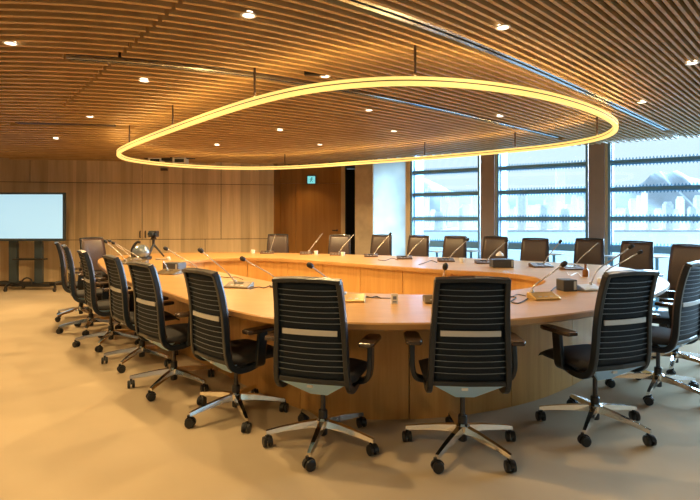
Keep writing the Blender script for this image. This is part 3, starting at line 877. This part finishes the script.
# conference camera on a little tripod, and a chrome dome
c = G(153.5,257.2,ZT); sc_ = 1.0
t = thing('camera_tripod', 'black camera on a small tripod standing behind the chrome dome', 'tripod', c)
for k in range(3):
    a_ = .3+2*PI*k/3; bm = bmesh.new()
    tube(bm, [(0,0,.20),(.07*math.cos(a_),.07*math.sin(a_),.10),(.13*math.cos(a_),.13*math.sin(a_),.008)], [.016,.013,.011], 8); obj('leg', bm, 'black', t)
bm = bmesh.new(); tube(bm, [(0,0,.17),(0,0,.30)], .018, 10); lathe(bm, [(.03,.27),(.04,.29),(.03,.31)], (0,0,0), 12); obj('pan_head', bm, 'black', t)
bm = bmesh.new(); box(bm, (-.055,-.05,.31), (.055,.06,.41)); cb = obj('camera_body', bm, 'black', t, bev=.012); t.scale = (1.15,1.15,.98)
bm = bmesh.new(); lathe(bm, [(.036,0),(.036,.05),(.028,.055)], (0,0,0), 16, Matrix.Translation((-.005,-.045,.362))@Matrix.Rotation(PI/2,4,'X')); obj('lens', bm, 'lcd', cb)
c = G(142.0,259.5,ZT)
t = thing('chrome_dome', 'shiny chrome dome device with a black ring on the left table end', 'conference device', c)
bm = bmesh.new(); lathe(bm, [(.075,.03),(.10,.07),(.105,.10),(.09,.145),(.055,.172),(.01,.182)], (0,0,0), 20, Matrix.Rotation(.35,4,'X')); obj('dome', bm, 'dome_silver', t, smooth=True)
bm = bmesh.new(); lathe(bm, [(.10,.0),(.12,.012),(.12,.035),(.08,.05)], (0,0,0), 20); obj('base_ring', bm, 'black', t)
bm = bmesh.new(); tube(bm, catmull([Vector((-.12,0,.02)),Vector((-.125,.0,.12)),Vector((-.07,.0,.20)),Vector((-.02,0,.205))], 5), .016, 8); obj('handle', bm, 'black', t); t.scale = (1.15,1.0,1.2)
bm = bmesh.new(); tube(bm, catmull([Vector((0,0,.012)),Vector((.08,-.05,.012)),Vector((.18,-.04,.012))], 5), .012, 8); lathe(bm, [(.03,0),(.034,.03),(.02,.05)], (.19,-.04,0), 12)
simple('hand_unit', bm, 'silver_case', G(156,259.8,ZT), 'small silver puck and lead right of the camera tripod', 'device')
# cables
def cable(pts, label, r=.004, m='black_matte'):
    q = [G(x,y,ZT+r) for x, y in pts]; o0 = q[0].copy()
    bm = bmesh.new(); tube(bm, [p-o0 for p in catmull(q, 6)], r, 6); simple('cable', bm, m, o0, label, 'cable', 0, 'table cables')
cable([(361,300),(366,296.5),(371,297.5),(376,296.3),(381,298.2)], 'dark cable curling from the gold microphone to the cable slot')
cable([(250,289),(258,287),(264,287.8),(270,285.5)], 'dark cable trailing right from the bronze microphone base')
cable([(219,276.5),(228,277.5),(236,277),(243,279.5)], 'dark reddish cable along the inner edge of the table', .004, 'brown_case')
cable([(528,298.5),(519,303),(511,301.5),(516,297.5),(507,296)], 'black cable looping left from the gold right-hand microphone')
cable([(526,296),(517,294.5),(508,298.5),(503,297)], 'thin black cable beside the loop near the inner curve', .003)
cable([(551,291),(556,287),(561,288.5),(566,286)], 'dark cable between the gold microphone and the grey box')
cable([(398,260),(392,258.2),(385,260.5),(378,259.8)], 'dark cable lying left of a far microphone before the pier')
cable([(437,262.5),(431,260.5),(425,262.8),(419,264.5)], 'dark cable lying left of a far microphone before the first window')
cable([(567,272.5),(570,275.5),(577,273),(582,277)], 'pale cable loop in front of the amber bottle', .004, 'white')

# ------------------------------------------------------------------ television on its trolley
TY = 9.05
def T(px, py): p = P(px, py, TY); return p.x, p.z
x1, z1 = T(64.5,192.5); _, z0 = T(64.5,241); wtv = (z1-z0)*1.75; x0 = x1-wtv
tv = thing('television', 'large flat screen lit pale blue on a wheeled stand', 'television', ((x0+x1)/2,TY,0), 0.0)
cx = (x0+x1)/2
bm = bmesh.new(); box(bm, (-wtv/2,0,z0), (wtv/2,.06,z1)); obj('bezel', bm, 'tv_post', tv, bev=.006)
bm = bmesh.new(); box(bm, (-wtv/2+.035,-.004,z0+.045), (wtv/2-.035,.002,z1-.035)); obj('screen', bm, 'screen', tv)
bm = bmesh.new(); box(bm, (-.25,.06,z0+.15), (.25,.10,z1-.15)); obj('mounting_plate', bm, 'black', tv)
st = thing('tv_trolley', 'dark wheeled trolley with two posts under the lit screen', 'stand', (cx,TY+.18,0))
for px0, px1 in ((10,18),(35.5,43)):
    a = P(px0,0,TY+.18).x-cx; b = P(px1,0,TY+.18).x-cx
    bm = bmesh.new(); box(bm, (a,-.04,.12), (b,.03,z0+.3)); obj('post', bm, 'tv_post', st, bev=.005)
a = P(13,0,TY).x-cx; b = P(43,0,TY).x-cx
bm = bmesh.new(); box(bm, (a,-.20,.555), (b,-.04,.58)); obj('shelf', bm, 'black', st)
a = P(8,0,TY).x-cx; b = P(47,0,TY).x-cx
bm = bmesh.new(); box(bm, (a,-.10,.06), (b,.06,.12)); obj('base_beam', bm, 'black', st, bev=.01)
xc = (P(10,0,TY).x-cx, P(58,0,TY).x-cx, P(-38,0,TY).x-cx)
for sx_, x_ in ((0,P(10,0,TY).x-cx),(1,P(58.5,0,TY).x-cx),(2,P(-20,0,TY).x-cx)):
    for yy in (-.30,.20):
        st_x = max(min(x_, b-.02), a+.02)
        bm = bmesh.new()
        tube(bm, catmull([Vector((st_x,-.02,.10)),Vector((st_x+(x_-st_x)*.5,yy*.5,.13)),Vector((x_,yy*.95,.09)),Vector((x_,yy,.055))], 5), .022, 8)
        lg = obj('leg', bm, 'black', st)
        bm = bmesh.new(); lathe(bm, [(.025,0),(.035,.006),(.035,.034),(.025,.04)], (0,0,0), 14, Matrix.Translation((x_-.02,yy,.0351))@Matrix.Rotation(PI/2,4,'Y')); obj('caster', bm, 'black_matte', lg)
c = P(27,283,TY+.11); c.z = .1215
bm = bmesh.new(); tube(bm, catmull([Vector((-.10,0,.015)),Vector((-.07,0,.07)),Vector((0,0,.10)),Vector((.07,0,.07)),Vector((.10,0,.015))], 5), .014, 8); box(bm, (-.11,-.03,0), (.11,.03,.03))
simple('carry_handle_case', bm, 'black_matte', c, 'small black case with a looped handle on the trolley base', 'case')

# ------------------------------------------------------------------ small white tables by the windows
for n, (px, py, Y, r, lab) in enumerate(((657,256,7.15,.15,'small round white side table before the third window, right of a chair'),(554,253.3,7.75,.14,'small round white side table right of the chair before the middle window'),(437,250.7,8.86,.15,'small round white side table between the first two window chairs'),(471,250.3,8.55,.13,'small round white side table left of the left brown column'),(612,255.5,7.55,.12,'small round white side table at the foot of the right brown column'))):
    q = P(px, py, Y); h = q.z
    t = thing('side_table', lab, 'side table', (q.x,q.y,0), 0, 'white side tables by the windows')
    bm = bmesh.new(); lathe(bm, [(r-.01,h-.022),(r,h-.016),(r,h-.004),(r-.006,h)], (0,0,0), 28); obj('table_top', bm, 'white_table', t)
    bm = bmesh.new(); tube(bm, [(0,0,.015),(0,0,h-.02)], .022, 10); obj('stem', bm, 'blue_frame', t)
    bm = bmesh.new(); lathe(bm, [(.12,0),(.12,.01),(.03,.02)], (0,0,0), 24); obj('foot', bm, 'blue_frame', t)

# ------------------------------------------------------------------ light
def spot(p, e, ang=2.9, col=(1,.70,.36), blend=.8, r=.035):
    l = bpy.data.lights.new('downlight_beam', 'SPOT'); l.energy = e; l.color = col; l.spot_size = ang; l.spot_blend = blend; l.shadow_soft_size = r
    o = bpy.data.objects.new('downlight_beam', l); C.objects.link(o); o.location = (p.x, p.y, ZC-.03)
WARM, NEUT = (1,.67,.30), (1,.80,.58)
for p, (px, py, _) in zip(dpos, DL):
    w = px < 330
    spot(p, (200 if p.y > 6 else 70) if w else 16, 2.95, WARM if w else NEUT)
for x, y in ((-5.5,2.2),(-5.6,5.2),(-3.4,2.0),(-3.2,.2),(-1.2,.9),(-6.3,7.6),(-1.2,-1.2)):   # unseen downlights added out of view to light the room
    p = Vector((x,y,ZC))
    t = thing('downlight', 'unseen round downlight added in the near rows of the ceiling', 'ceiling light', p, 0, 'added downlights of the near rows')
    bm = bmesh.new(); lathe(bm, [(.032,.004),(.033,-.005),(.045,-.004),(.045,.0),(.033,.004)], (0,0,0), 20, None, 0, False); obj('trim_ring', bm, 'white', t)
    bm = bmesh.new(); lathe(bm, [(.0315,-.003),(.0315,.012)], (0,0,0), 20); obj('diffuser', bm, 'down_disc', t)
    spot(p, 60, 2.95, WARM)
spot(Vector((-.95,11.05,ZC)), 22, 1.9, (1,.6,.22))
w = bpy.data.worlds.new('sky'); bpy.context.scene.world = w; w.use_nodes = True
bg = w.node_tree.nodes['Background']; bg.inputs['Color'].default_value = (.80,.89,.97,1); bg.inputs['Strength'].default_value = 1.2
sun = bpy.data.lights.new('sun', 'SUN'); sun.energy = 25.0; sun.angle = .9; sun.color = (.62,.82,1)
so = bpy.data.objects.new('sun', sun); C.objects.link(so); so.rotation_euler = Vector((-.76,-.50,-.42)).to_track_quat('-Z','Y').to_euler()

cam = bpy.data.cameras.new('camera'); co = bpy.data.objects.new('camera', cam); C.objects.link(co)
cam.sensor_width = 36; cam.lens = 36*F/700; cam.shift_y = -31/700; cam.clip_end = 20000; cam.clip_start = .05
co.location = (0,0,H); co.rotation_euler = (PI/2,0,0)
S = bpy.context.scene; S.camera = co
S.view_settings.view_transform = 'Standard'; S.view_settings.look = 'None'; S.view_settings.gamma = 1; S.view_settings.use_curve_mapping = False
S.view_settings.exposure = 0.2
S.cycles.use_denoising = True
S.cycles.max_bounces = 8; S.cycles.diffuse_bounces = 5; S.cycles.transparent_max_bounces = 12
